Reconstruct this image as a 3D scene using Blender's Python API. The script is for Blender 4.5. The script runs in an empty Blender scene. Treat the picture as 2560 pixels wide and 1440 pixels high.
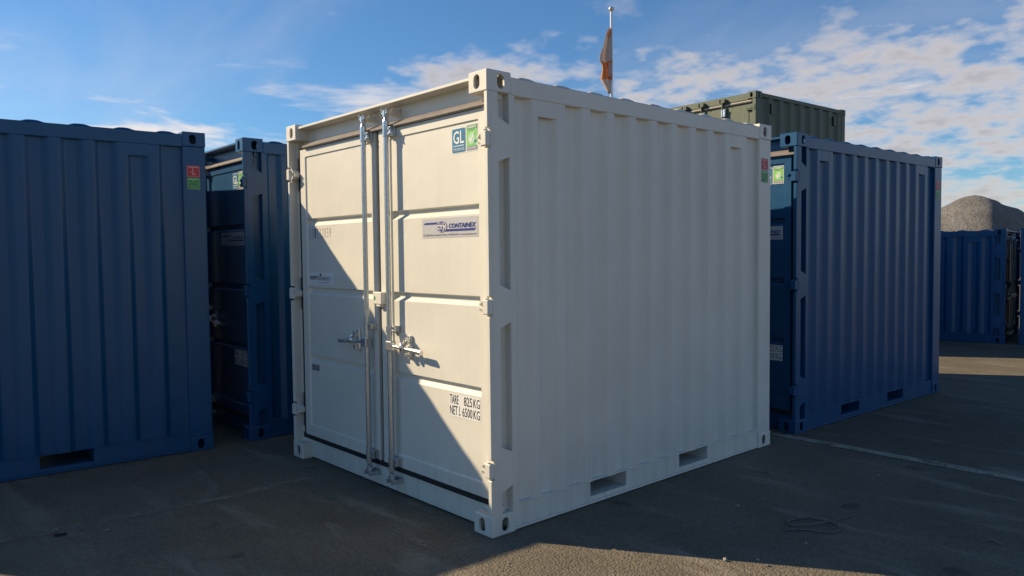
import bpy, math, random
from mathutils import Matrix, Vector
random.seed(7)
C = bpy.context.scene.collection
scene = bpy.context.scene

# ------------------------------------------------------------------ camera
cd = bpy.data.cameras.new('camera'); cam = bpy.data.objects.new('camera', cd); C.objects.link(cam)
yaw, pitch, roll = -0.839985, -0.0450963, -0.0107373
fw = Vector((math.sin(yaw)*math.cos(pitch), math.cos(yaw)*math.cos(pitch), math.sin(pitch)))
r0 = Vector((math.cos(yaw), -math.sin(yaw), 0)); u0 = r0.cross(fw)
rt = math.cos(roll)*r0 + math.sin(roll)*u0; up = -math.sin(roll)*r0 + math.cos(roll)*u0
cam.matrix_world = Matrix(((rt.x, up.x, -fw.x, 5.60665), (rt.y, up.y, -fw.y, -2.67341),
                           (rt.z, up.z, -fw.z, 1.58392), (0, 0, 0, 1)))
cd.sensor_width = 36; cd.sensor_fit = 'HORIZONTAL'; cd.lens = 1892.627/2560*36
cd.clip_start = 0.05; cd.clip_end = 3000
scene.camera = cam

# ------------------------------------------------------------------ sun, sky, exposure
SUN = Vector((-1, -0.645, 0.745)).normalized()
sl = bpy.data.lights.new('sun', 'SUN'); sl.energy = 5.0; sl.angle = math.radians(0.53); sl.color = (1.0, 0.80, 0.53)
so = bpy.data.objects.new('sun', sl); C.objects.link(so)
so.rotation_euler = (-SUN).to_track_quat('-Z', 'Y').to_euler(); so.location = (-8, -6, 9)

world = bpy.data.worlds.new('World'); scene.world = world; world.use_nodes = True
wt = world.node_tree; wt.nodes.clear()


class NT:
    """small helper round a node tree"""
    def __init__(self, tree): self.t = tree
    def n(self, typ, ins=None, **props):
        nd = self.t.nodes.new(typ)
        for k, v in props.items(): setattr(nd, k, v)
        for k, v in (ins or {}).items():
            s = nd.inputs[k]
            if isinstance(v, bpy.types.NodeSocket): self.t.links.new(v, s)
            else: s.default_value = v
        return nd
    def math(self, op, a, b=0.0, c=None, clamp=False):
        nd = self.n('ShaderNodeMath', operation=op, use_clamp=clamp)
        for i, v in enumerate((a, b) if c is None else (a, b, c)):
            if isinstance(v, bpy.types.NodeSocket): self.t.links.new(v, nd.inputs[i])
            else: nd.inputs[i].default_value = v
        return nd.outputs[0]
    def mix(self, f, a, b, blend='MIX'):
        nd = self.n('ShaderNodeMix', data_type='RGBA', blend_type=blend)
        for i, v in ((0, f), (6, a), (7, b)):
            if isinstance(v, bpy.types.NodeSocket): self.t.links.new(v, nd.inputs[i])
            else: nd.inputs[i].default_value = v if (i == 0 or len(v) == 4) else (*v, 1)
        return nd.outputs[2]
    def ramp(self, f, stops):
        nd = self.n('ShaderNodeValToRGB', {'Fac': f}); e = nd.color_ramp.elements
        while len(e) < len(stops): e.new(0.5)
        for el, (p, col) in zip(e, stops):
            el.position = p; el.color = (col, col, col, 1) if not hasattr(col, '__len__') else (*col, 1)
        return nd.outputs[0]
    def noise(self, vec, scale, detail=4, rough=0.55, dist=0.0):
        return self.n('ShaderNodeTexNoise', {'Vector': vec, 'Scale': scale, 'Detail': detail, 'Roughness': rough, 'Distortion': dist}).outputs[0]


def sky():
    k = NT(wt)
    st = k.n('ShaderNodeTexSky', sky_type='NISHITA', sun_disc=False)
    st.sun_elevation = math.asin(SUN.z); st.sun_rotation = math.atan2(SUN.x, SUN.y)
    st.altitude = 100; st.air_density = 1.0; st.dust_density = 0.35; st.ozone_density = 2.6
    tc = k.n('ShaderNodeTexCoord').outputs['Generated']
    sep = k.n('ShaderNodeSeparateXYZ', {0: tc}); X, Y, Z = sep.outputs
    zc = k.math('MAXIMUM', Z, 0.01)
    # clouds lie on a layer overhead: direction divided by height, softened towards the horizon
    inv = k.math('DIVIDE', 1.0, k.math('ADD', zc, 0.24))
    vec = k.n('ShaderNodeCombineXYZ', {0: k.math('MULTIPLY', X, inv), 1: k.math('MULTIPLY', Y, inv), 2: 3.7}).outputs[0]
    big = k.noise(vec, 0.8, 3, 0.5)
    mid = k.noise(vec, 3.3, 4, 0.5, 0.0)
    cells = k.noise(vec, 11.5, 4, 0.5, 0.0)
    # the cloud bank stands over the north-east and thins out westwards and overhead
    half = k.math('ADD', k.math('MULTIPLY', X, 0.62), k.math('MULTIPLY', Y, 0.78))
    wob = k.math('SUBTRACT', k.math('ADD', k.math('MULTIPLY', big, 0.6), k.math('MULTIPLY', mid, 0.4)), 0.5)
    bank = k.n('ShaderNodeMapRange', {0: k.math('ADD', half, k.math('MULTIPLY', wob, 0.5)), 1: -0.27, 2: 0.04}, interpolation_type='SMOOTHSTEP').outputs[0]
    low = k.n('ShaderNodeMapRange', {0: k.math('ADD', zc, k.math('MULTIPLY', wob, -0.22)), 1: 0.315, 2: 0.205}, interpolation_type='SMOOTHSTEP').outputs[0]
    cover = k.math('MULTIPLY', bank, low)
    body = k.math('ADD', k.math('ADD', k.math('MULTIPLY', cells, 0.95), k.math('MULTIPLY', mid, 0.70)), -0.325)
    dens = k.math('ADD', body, k.math('MULTIPLY', cover, 0.34))
    alt = k.n('ShaderNodeMapRange', {0: dens, 1: 0.62, 2: 1.0}, interpolation_type='SMOOTHSTEP').outputs[0]
    alt = k.math('MULTIPLY', alt, k.math('ADD', 0.28, k.math('MULTIPLY', cover, 0.54)))
    # low flat wisps towards the horizon, and faint veils high up
    wv = k.n('ShaderNodeMapping', {'Vector': tc, 'Scale': (3.2, 3.2, 17.0)}).outputs[0]
    wisp = k.noise(wv, 1.55, 6, 0.58, 0.25)
    lowz = k.n('ShaderNodeMapRange', {0: zc, 1: 0.27, 2: 0.16}, interpolation_type='SMOOTHSTEP').outputs[0]
    wisp = k.n('ShaderNodeMapRange', {0: wisp, 1: 0.50, 2: 0.70}, interpolation_type='SMOOTHSTEP').outputs[0]
    wisp = k.math('MULTIPLY', wisp, k.math('MULTIPLY', lowz, 0.85))
    mp = k.n('ShaderNodeMapping', {'Vector': vec, 'Rotation': (0, 0, 0.75), 'Scale': (0.5, 1.3, 1)}).outputs[0]
    veil = k.noise(mp, 1.1, 6, 0.55, 0.3)
    veil = k.n('ShaderNodeMapRange', {0: veil, 1: 0.50, 2: 0.80}, interpolation_type='SMOOTHSTEP').outputs[0]
    veil = k.math('MULTIPLY', veil, 0.22)
    fac = k.math('MAXIMUM', k.math('MAXIMUM', alt, wisp), veil, clamp=True)
    shade = k.ramp(k.math('ADD', k.math('MULTIPLY', body, 0.6), k.math('MULTIPLY', cover, 0.22)), [(0.40, (11.6, 10.5, 9.7)), (0.68, (6.4, 5.9, 5.9))])
    base = k.mix(1.0, st.outputs[0], (0.76, 1.16, 1.47), 'MULTIPLY')
    col = k.mix(fac, base, shade)
    bg = k.n('ShaderNodeBackground', {'Color': col, 'Strength': SKY_STRENGTH})
    o = k.n('ShaderNodeOutputWorld'); wt.links.new(bg.outputs[0], o.inputs[0])


SKY_STRENGTH = 0.0575
sky()
vs = scene.view_settings; vs.view_transform = 'Standard'; vs.look = 'None'; vs.gamma = 1; vs.exposure = 0.50; vs.use_curve_mapping = False

# ------------------------------------------------------------------ materials
MATS = {}


def new_mat(name):
    m = bpy.data.materials.new(name); m.use_nodes = True; m.node_tree.nodes.clear(); MATS[name] = m
    return m, NT(m.node_tree)


def finish(k, bsdf):
    o = k.n('ShaderNodeOutputMaterial'); k.t.links.new(bsdf.outputs[0], o.inputs[0])


def paint(name, col, rough=0.42, dust=(0.30, 0.27, 0.22), dust_amt=0.25, grain=0.02, spec=0.5):
    m, k = new_mat(name)
    P = k.n('ShaderNodeTexCoord').outputs['Object']
    geo = k.n('ShaderNodeNewGeometry')
    z = k.n('ShaderNodeSeparateXYZ', {0: geo.outputs['Position']}).outputs[2]
    n1 = k.noise(P, 1.7, 5, 0.6); n2 = k.noise(P, 260, 2, 0.5)
    stm = k.n('ShaderNodeMapping', {'Vector': P, 'Scale': (22, 22, 0.8)}).outputs[0]
    streak = k.noise(stm, 1.0, 4, 0.6)
    c = k.mix(1.0, (*col, 1), k.ramp(n1, [(0.3, 1.0 - 0.10), (0.7, 1.0)]), 'MULTIPLY')
    c = k.mix(1.0, c, k.ramp(n2, [(0.3, 1.0 - grain), (0.7, 1.0 + grain)]), 'MULTIPLY')
    foot = k.math('SUBTRACT', 1.0, k.math('MULTIPLY', z, 2.6), clamp=True)      # splashed dirt at the foot
    d = k.math('MULTIPLY', k.ramp(streak, [(0.45, 0.0), (0.75, 1.0)]), k.math('ADD', 0.22, k.math('MULTIPLY', foot, 0.9)))
    c = k.mix(k.math('MULTIPLY', d, dust_amt, clamp=True), c, dust)
    r = k.math('ADD', rough - 0.06, k.math('MULTIPLY', n1, 0.14))
    bump = k.n('ShaderNodeBump', {'Height': k.math('ADD', k.math('MULTIPLY', n2, 0.0004), k.math('MULTIPLY', k.noise(P, 3.0, 2, 0.5), 0.0055)), 'Strength': 1.0, 'Distance': 1.0})
    b = k.n('ShaderNodeBsdfPrincipled', {'Base Color': c, 'Roughness': r, 'Normal': bump.outputs[0], 'Specular IOR Level': spec})
    finish(k, b); return m


def flat(name, col, rough=0.5, metal=0.0, var=0.0, scale=40.0):
    m, k = new_mat(name)
    b = k.n('ShaderNodeBsdfPrincipled', {'Base Color': (*col, 1), 'Roughness': rough, 'Metallic': metal})
    P = k.n('ShaderNodeTexCoord').outputs['Object']
    n = k.noise(P, scale, 4, 0.6)
    c = k.mix(1.0, (*col, 1), k.ramp(n, [(0.3, 1 - var), (0.7, 1 + var)]), 'MULTIPLY')
    k.t.links.new(c, b.inputs['Base Color'])
    finish(k, b); return m


paint('cream_paint', (0.728, 0.706, 0.622), 0.46, dust_amt=0.28)
paint('blue_paint', (0.003, 0.072, 0.185), 0.34, dust=(0.05, 0.055, 0.06), dust_amt=0.35, spec=0.45)
paint('green_paint', (0.092, 0.118, 0.076), 0.55, dust=(0.22, 0.20, 0.14), dust_amt=0.5)
flat('galvanised', (0.55, 0.57, 0.58), 0.34, 0.92, 0.16, 55)
flat('galvanised_bright', (0.72, 0.72, 0.70), 0.26, 0.8, 0.08, 60)
flat('bolt_steel', (0.30, 0.31, 0.32), 0.4, 0.9, 0.1)
flat('black_rubber', (0.016, 0.016, 0.017), 0.6, 0, 0.2)
flat('grey_rubber', (0.22, 0.19, 0.165), 0.5, 0, 0.2, 25)
flat('white_print', (0.78, 0.78, 0.76), 0.4)
flat('silver_print', (0.50, 0.50, 0.52), 0.4, 0.0)
flat('black_print', (0.015, 0.015, 0.018), 0.5)
flat('dark_stamp', (0.17, 0.165, 0.15), 0.6, 0, 0.3, 200)
flat('navy_print', (0.022, 0.035, 0.21), 0.45)
flat('petrol_print', (0.008, 0.155, 0.30), 0.4)
flat('green_print', (0.20, 0.56, 0.10), 0.4)
flat('dark_green_print', (0.06, 0.27, 0.07), 0.45)
flat('sign_green', (0.03, 0.24, 0.06), 0.45)
flat('sign_red', (0.42, 0.03, 0.045), 0.45)
flat('pink_print', (0.72, 0.36, 0.36), 0.45)
flat('pale_green_print', (0.40, 0.62, 0.40), 0.45)
flat('grey_label', (0.20, 0.22, 0.24), 0.4)
flat('rust', (0.16, 0.06, 0.025), 0.85, 0, 0.5, 30)
flat('cord', (0.135, 0.125, 0.105), 0.8, 0, 0.2)
flat('pole_metal', (0.72, 0.70, 0.68), 0.3, 0.6)
flat('pale_stone', (0.42, 0.39, 0.34), 0.85, 0, 0.3, 90)
flat('dark_stone', (0.10, 0.095, 0.09), 0.85, 0, 0.3, 90)
flat('twig', (0.20, 0.16, 0.10), 0.85, 0, 0.3, 90)
flat('rubber_scrap', (0.012, 0.012, 0.012), 0.7)


def asphalt():
    m, k = new_mat('asphalt')
    P = k.n('ShaderNodeTexCoord').outputs['Object']
    big = k.noise(P, 0.35, 5, 0.6); mid = k.noise(P, 2.2, 6, 0.62); fine = k.noise(P, 38, 5, 0.65)
    vor = k.n('ShaderNodeTexVoronoi', {'Vector': P, 'Scale': 78.0, 'Randomness': 1.0})
    v2 = k.n('ShaderNodeTexVoronoi', {'Vector': P, 'Scale': 170.0, 'Randomness': 1.0})
    stone = k.n('ShaderNodeSeparateXYZ', {0: vor.outputs['Color']}).outputs[0]
    c = k.ramp(big, [(0.32, (0.136, 0.117, 0.086)), (0.68, (0.188, 0.162, 0.119))])
    c = k.mix(1.0, c, k.ramp(mid, [(0.28, 0.84), (0.72, 1.14)]), 'MULTIPLY')
    c = k.mix(1.0, c, k.ramp(stone, [(0.0, 0.88), (0.55, 1.0), (1.0, 1.16)]), 'MULTIPLY')
    gap = k.ramp(vor.outputs['Distance'], [(0.40, 1.0), (0.80, 0.80)])
    c = k.mix(1.0, c, gap, 'MULTIPLY')
    c = k.mix(1.0, c, k.ramp(fine, [(0.3, 0.93), (0.7, 1.07)]), 'MULTIPLY')
    # pale dusty scuffs and drag marks
    sm = k.n('ShaderNodeMapping', {'Vector': P, 'Rotation': (0, 0, 0.5), 'Scale': (0.55, 2.6, 1)}).outputs[0]
    sc_ = k.noise(sm, 1.5, 7, 0.66, 0.5)
    c = k.mix(k.ramp(sc_, [(0.55, 0.0), (0.72, 0.75)]), c, (0.30, 0.265, 0.205))
    # dark oil spots
    oil = k.noise(P, 3.3, 2, 0.4)
    c = k.mix(k.ramp(oil, [(0.70, 0.0), (0.76, 0.6)]), c, (0.05, 0.05, 0.05))
    h = k.math('ADD', k.math('MULTIPLY', vor.outputs['Distance'], -0.0055), k.math('MULTIPLY', v2.outputs['Distance'], -0.0016))
    h = k.math('ADD', h, k.math('MULTIPLY', fine, 0.004))
    h = k.math('ADD', h, k.math('MULTIPLY', mid, 0.008))
    bump = k.n('ShaderNodeBump', {'Height': h, 'Strength': 1.0, 'Distance': 1.0})
    b = k.n('ShaderNodeBsdfPrincipled', {'Base Color': c, 'Roughness': k.math('ADD', 0.78, k.math('MULTIPLY', mid, 0.2)), 'Normal': bump.outputs[0], 'Specular IOR Level': 0.2})
    finish(k, b)


def worn_paint(name, col, lo, hi, scale):
    """road paint worn away in flakes: transparent where it is gone"""
    m, k = new_mat(name)
    P = k.n('ShaderNodeTexCoord').outputs['Object']
    n = k.math('ADD', k.math('MULTIPLY', k.noise(P, scale, 6, 0.7), 0.6), k.math('MULTIPLY', k.noise(P, 60, 3, 0.6), 0.4))
    a = k.ramp(n, [(lo, 0.0), (hi, 1.0)])
    c = k.mix(1.0, (*col, 1), k.ramp(k.noise(P, 8, 4, 0.6), [(0.3, 0.75), (0.7, 1.1)]), 'MULTIPLY')
    b = k.n('ShaderNodeBsdfPrincipled', {'Base Color': c, 'Roughness': 0.8, 'Alpha': a})
    finish(k, b)


def gravel():
    m, k = new_mat('gravel')
    P = k.n('ShaderNodeTexCoord').outputs['Object']
    n = k.noise(P, 0.5, 8, 0.68); f = k.noise(P, 6, 5, 0.7)
    c = k.mix(k.ramp(n, [(0.3, 0.0), (0.7, 1.0)]), (0.14, 0.13, 0.12), (0.26, 0.245, 0.225))
    c = k.mix(1.0, c, k.ramp(f, [(0.3, 0.65), (0.7, 1.25)]), 'MULTIPLY')
    bump = k.n('ShaderNodeBump', {'Height': k.math('ADD', k.math('MULTIPLY', f, 0.22), k.math('MULTIPLY', n, 0.5)), 'Strength': 1.0, 'Distance': 1.0})
    finish(k, k.n('ShaderNodeBsdfPrincipled', {'Base Color': c, 'Roughness': 0.95, 'Normal': bump.outputs[0]}))


def flag_cloth():
    m, k = new_mat('flag_cloth')
    uv = k.n('ShaderNodeAttribute', attribute_name='UVMap').outputs['Vector']
    u, v, _ = k.n('ShaderNodeSeparateXYZ', {0: uv}).outputs
    # an orange block low on the pale cloth with a round pale bite out of it
    band = k.math('MULTIPLY', k.math('GREATER_THAN', v, 0.22), k.math('LESS_THAN', v, 0.49))
    du = k.math('SUBTRACT', u, 0.80); dv = k.math('MULTIPLY', k.math('SUBTRACT', v, 0.37), 2.2)
    bite = k.math('GREATER_THAN', k.math('ADD', k.math('MULTIPLY', du, du), k.math('MULTIPLY', dv, dv)), 0.045)
    top = k.math('MULTIPLY', k.math('GREATER_THAN', v, 0.86), k.math('LESS_THAN', v, 0.95))
    f = k.math('MAXIMUM', k.math('MULTIPLY', band, bite), k.math('MULTIPLY', top, 0.6))
    c = k.mix(f, (0.66, 0.56, 0.51), (0.68, 0.30, 0.10))
    b1 = k.n('ShaderNodeBsdfPrincipled', {'Base Color': c, 'Roughness': 0.75})
    b2 = k.n('ShaderNodeBsdfTranslucent', {'Color': c})
    mx = k.n('ShaderNodeMixShader', {0: 0.40, 1: b1.outputs[0], 2: b2.outputs[0]})
    finish(k, mx)


asphalt(); gravel(); flag_cloth()
worn_paint('worn_white_paint', (0.34, 0.305, 0.215), 0.36, 0.52, 5)
worn_paint('faded_line_paint', (0.29, 0.255, 0.195), 0.38, 0.62, 3)
worn_paint('chalky_dust', (0.27, 0.24, 0.185), 0.42, 0.72, 4)

# ------------------------------------------------------------------ mesh helpers
class MB:
    def __init__(self): self.v = []; self.f = []; self.m = []; self.s = []
    def add(self, vs_, fs, mat=0, smooth=False):
        o = len(self.v); self.v += [tuple(p) for p in vs_]
        for f in fs: self.f.append(tuple(i+o for i in f)); self.m.append(mat); self.s.append(smooth)
        return self
    def quad(self, a, b, c, d, mat=0): return self.add((a, b, c, d), ((0, 1, 2, 3),), mat)
    def cbox(self, x0, x1, y0, y1, z0, z1, c=0.003, mat=0, skip=()):
        """box with chamfered edges; skip names main faces to leave open: '-x' '+x' '-y' '+y' '-z' '+z'"""
        c = min(c, (x1-x0)*.45, (y1-y0)*.45, (z1-z0)*.45)
        lo, hi = (x0, y0, z0), (x1, y1, z1); vs_ = []; idx = {}
        for sx in (0, 1):
            for sy in (0, 1):
                for sz in (0, 1):
                    s = (sx, sy, sz)
                    for a in range(3):
                        p = [(hi if s[i] else lo)[i] + ((-c if s[i] else c) if i != a else 0) for i in range(3)]
                        idx[(s, a)] = len(vs_); vs_.append(p)
        fs = []
        def out(f):
            P = [Vector(vs_[i]) for i in f]; n = (P[1]-P[0]).cross(P[2]-P[0])
            ctr = sum(P, Vector())/len(P) - Vector(((x0+x1)/2, (y0+y1)/2, (z0+z1)/2))
            fs.append(tuple(f) if n.dot(ctr) > 0 else tuple(reversed(f)))
        for a in range(3):
            b, d = [i for i in range(3) if i != a]
            for sa in (0, 1):
                if ('-+'[sa] + 'xyz'[a]) in skip: continue
                r = []
                for sb, sd in ((0, 0), (1, 0), (1, 1), (0, 1)):
                    s = [0, 0, 0]; s[a] = sa; s[b] = sb; s[d] = sd; r.append(idx[(tuple(s), a)])
                out(r)
            for sb in (0, 1):
                for sd in (0, 1):
                    r = []
                    for sa, ax in ((0, b), (1, b), (1, d), (0, d)):
                        s = [0, 0, 0]; s[a] = sa; s[b] = sb; s[d] = sd; r.append(idx[(tuple(s), ax)])
                    out(r)
        for s in {q[0] for q in idx}: out([idx[(s, 0)], idx[(s, 1)], idx[(s, 2)]])
        return self.add(vs_, fs, mat)
    def tube(self, a, b, r, n=14, r2=None, mat=0, caps=True):
        a, b = Vector(a), Vector(b); d = (b-a).normalized(); r2 = r if r2 is None else r2
        t = Vector((0, 0, 1)) if abs(d.z) < .9 else Vector((1, 0, 0)); e1 = d.cross(t).normalized(); e2 = d.cross(e1)
        ra = [a + r*(math.cos(q)*e1 + math.sin(q)*e2) for q in (2*math.pi*i/n for i in range(n))]
        rb = [b + r2*(math.cos(q)*e1 + math.sin(q)*e2) for q in (2*math.pi*i/n for i in range(n))]
        self.add(ra+rb, [(i, (i+1) % n, n+(i+1) % n, n+i) for i in range(n)], mat, True)
        if caps: self.add(ra, [tuple(reversed(range(n)))], mat); self.add(rb, [tuple(range(n))], mat)
        return self
    def path(self, pts, r, n=8, mat=0):
        P = [Vector(p) for p in pts]; rings = []
        for i, p in enumerate(P):
            d = (P[min(i+1, len(P)-1)] - P[max(i-1, 0)]).normalized()
            e1 = d.cross(Vector((0, 0, 1)) if abs(d.z) < .95 else Vector((1, 0, 0))).normalized(); e2 = d.cross(e1)
            rings.append([p + r*(math.cos(2*math.pi*j/n)*e1 + math.sin(2*math.pi*j/n)*e2) for j in range(n)])
        vs_ = [q for rg in rings for q in rg]
        fs = [(i*n+j, i*n+(j+1) % n, (i+1)*n+(j+1) % n, (i+1)*n+j) for i in range(len(P)-1) for j in range(n)]
        fs += [tuple(range(n-1, -1, -1)), tuple(range((len(P)-1)*n, len(P)*n))]
        return self.add(vs_, fs, mat, True)
    def prism(self, poly, axis, a, b, mat=0):
        """polygon in the two other axes (in xyz order), extruded along axis from a to b"""
        def P(p, t): q = list(p); q.insert(axis, t); return q
        n = len(poly); va = [P(p, a) for p in poly]; vb = [P(p, b) for p in poly]
        fs = [tuple(range(n)), tuple(range(2*n-1, n-1, -1))] + [(i, n+i, n+(i+1) % n, (i+1) % n) for i in range(n)]
        nrm = sum((Vector(va[i]).cross(Vector(va[(i+1) % n])) for i in range(n)), Vector())
        if (nrm[axis] > 0) == (b > a): fs = [tuple(reversed(f)) for f in fs]
        return self.add(va+vb, fs, mat)
    def mirrored(self, W):
        o = MB(); o.v = [(W-x, y, z) for x, y, z in self.v]; o.f = [tuple(reversed(f)) for f in self.f]; o.m = list(self.m); o.s = list(self.s); return o
    def mesh(self, name, mats):
        me = bpy.data.meshes.new(name); me.from_pydata(self.v, [], self.f)
        for mt in mats: me.materials.append(MATS[mt])
        me.polygons.foreach_set('material_index', self.m); me.polygons.foreach_set('use_smooth', self.s)
        me.update(); return me


def link(name, me, parent=None, loc=(0, 0, 0)):
    o = bpy.data.objects.new(name, me); C.objects.link(o); o.location = loc
    if parent: o.parent = parent
    return o


def tag(o, label, cat, group=None):
    o['label'] = label; o['category'] = cat
    if group: o['group'] = group
    return o


def struct(o): o['kind'] = 'structure'; return o


def holed(mb, rect, hole, axis, val, outward, depth=0.014, mat=0):
    """plate in the plane axis=val over rect (a0,a1,b0,b1) with a stadium hole (ca,cb,half_a,half_b) and its rim"""
    a0, a1, b0, b1 = rect; ca, cb, ha, hb = hole
    angs = sorted([2*math.pi*i/20 for i in range(20)] + [math.atan2(b-cb, a-ca) % (2*math.pi) for a in (a0, a1) for b in (b0, b1)])
    def st(q):
        c, s = math.cos(q), math.sin(q); r = min(ha, hb); best = 0
        t = 0.0
        for step in (.01, .001, .0001):
            while True:
                x, y = abs(c)*(t+step), abs(s)*(t+step)
                dx = max(x-(ha-r), 0); dy = max(y-(hb-r), 0)
                if math.hypot(dx, dy) > r: break
                t += step
        return ca+c*t, cb+s*t
    def rc(q):
        c, s = math.cos(q), math.sin(q); t = 9
        if c > 1e-9: t = min(t, (a1-ca)/c)
        if c < -1e-9: t = min(t, (a0-ca)/c)
        if s > 1e-9: t = min(t, (b1-cb)/s)
        if s < -1e-9: t = min(t, (b0-cb)/s)
        return ca+c*t, cb+s*t
    def P(p, w): q = list(p); q.insert(axis, w); return tuple(q)
    n = len(angs)
    vs_ = [P(rc(q), val) for q in angs] + [P(st(q), val) for q in angs] + [P(st(q), val-outward*depth) for q in angs]
    fs = []
    for i in range(n):
        j = (i+1) % n; fs.append((i, j, n+j, n+i)); fs.append((n+i, n+j, 2*n+j, 2*n+i))
    # orientation: compare with outward
    A, B, D = (Vector(vs_[i]) for i in fs[0][:3]); nn = (B-A).cross(D-A)
    if nn[axis]*outward < 0: fs = [tuple(reversed(f)) for f in fs]
    mb.add(vs_, fs, mat)


def casting(sx, sy, sz, top):
    """right front corner casting with its outer corner at x=0,y=0; spans x -sx..0, y 0..sy, z 0..sz"""
    mb = MB(); c = 0.005
    mb.cbox(-sx, 0, 0, sy, 0, sz, c, skip=('+x', '-y', '+z' if top else '-z'))
    holed(mb, (c, sy-c, c, sz-c), (0.100, sz*0.5, 0.0265, 0.0405), 0, 0.0, 1)
    holed(mb, (-sx+c, -c, c, sz-c), (-0.089, sz*0.5, 0.0265, 0.0405), 1, 0.0, -1)
    holed(mb, (-sx+c, -c, c, sy-c), (-sx/2, sy/2, 0.030, 0.058), 2, sz if top else 0.0, 1 if top else -1)
    return mb


def moved(mb, x=0, y=0, z=0, fx=False, fy=False):
    o = MB(); sx, sy = (-1 if fx else 1), (-1 if fy else 1)
    o.v = [(sx*p[0]+x, sy*p[1]+y, p[2]+z) for p in mb.v]
    o.f = [tuple(reversed(f)) for f in mb.f] if sx*sy < 0 else list(mb.f); o.m = list(mb.m); o.s = list(mb.s); return o


def corrugated(prof, z0, z1, xo):
    """sheet on the right side: prof = list of (y, depth); outer plane x = xo"""
    src = prof; prof = [src[0]]
    for (ya, da), (yb, db), (yc, dc_) in zip(src, src[1:], src[2:]):        # rolled edges instead of sharp folds
        l1 = math.hypot(yb-ya, db-da); l2 = math.hypot(yc-yb, dc_-db); r = min(0.008, l1*.45, l2*.45)
        p0 = (yb-(yb-ya)/l1*r, db-(db-da)/l1*r); p2 = (yb+(yc-yb)/l2*r, db+(dc_-db)/l2*r)
        for t in (0, .33, .67, 1): prof.append(tuple((1-t)**2*p0[i]+2*t*(1-t)*(yb, db)[i]+t*t*p2[i] for i in (0, 1)))
    prof.append(src[-1])
    mb = MB(); n = len(prof)
    vs_ = [(xo-d, y, z0) for y, d in prof] + [(xo-d, y, z1) for y, d in prof]
    return mb.add(vs_, [(i, i+1, n+i+1, n+i) for i in range(n-1)], 0, True)


TEXT_CACHE = {}


def text_polys(body, bold=0.0, shear=0.0, res=2):
    key = (body, bold, shear)
    if key not in TEXT_CACHE:
        cu = bpy.data.curves.new('lettering', 'FONT'); cu.body = body; cu.offset = bold; cu.shear = shear; cu.resolution_u = res
        ob = bpy.data.objects.new('lettering', cu); C.objects.link(ob)
        bpy.context.view_layer.update()
        me = bpy.data.meshes.new_from_object(ob.evaluated_get(bpy.context.evaluated_depsgraph_get()))
        vs_ = [tuple(v.co) for v in me.vertices]; fs = [tuple(p.vertices) for p in me.polygons]
        bpy.data.objects.remove(ob); bpy.data.curves.remove(cu); bpy.data.meshes.remove(me)
        TEXT_CACHE[key] = (vs_, fs)
    return TEXT_CACHE[key]


class Decal:
    """flat print on a vertical face: u to the right, v up, layers stepping out of the face"""
    def __init__(self, face, origin, off): self.face = face; self.o = origin; self.off = off
    def P(self, u, v, layer):
        d = self.off + 0.0008*layer
        if self.face == 'door': return (self.o[0]+u, self.o[1]-d, self.o[2]+v)
        return (self.o[0]+d, self.o[1]+u, self.o[2]+v)
    def poly(self, mb, pts, layer, mat):
        vs_ = [self.P(u, v, layer) for u, v in pts]
        ar = sum(pts[i][0]*pts[(i+1) % len(pts)][1]-pts[(i+1) % len(pts)][0]*pts[i][1] for i in range(len(pts)))
        f = tuple(range(len(pts))); mb.add(vs_, [f if ar > 0 else tuple(reversed(f))], mat)
    def rect(self, mb, u0, v0, u1, v1, layer, mat): self.poly(mb, [(u0, v0), (u1, v0), (u1, v1), (u0, v1)], layer, mat)
    def rrect(self, mb, u0, v0, u1, v1, r, layer, mat):
        pts = []
        for cx, cy, q0 in ((u1-r, v0+r, -90), (u1-r, v1-r, 0), (u0+r, v1-r, 90), (u0+r, v0+r, 180)):
            pts += [(cx+r*math.cos(math.radians(q0+t)), cy+r*math.sin(math.radians(q0+t))) for t in (0, 30, 60, 90)]
        self.poly(mb, pts, layer, mat)
    def disc(self, mb, cu, cv, ru, rv, layer, mat, n=24): self.poly(mb, [(cu+ru*math.cos(2*math.pi*i/n), cv+rv*math.sin(2*math.pi*i/n)) for i in range(n)], layer, mat)
    def text(self, mb, body, u0, v0, u1, v1, layer, mat, bold=0.0, shear=0.0):
        vs_, fs = text_polys(body, bold, shear)
        xs = [p[0] for p in vs_]; ys = [p[1] for p in vs_]; x0, x1, y0, y1 = min(xs), max(xs), min(ys), max(ys)
        out = [self.P(u0+(p[0]-x0)/(x1-x0)*(u1-u0), v0+(p[1]-y0)/(y1-y0)*(v1-v0), layer) for p in vs_]
        mb.add(out, fs, mat)


# ------------------------------------------------------------------ container with two doors (cream and blue)
DOOR_Y = 0.055; PANEL_Y = 0.063; GROOVE_Y = 0.087


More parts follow.
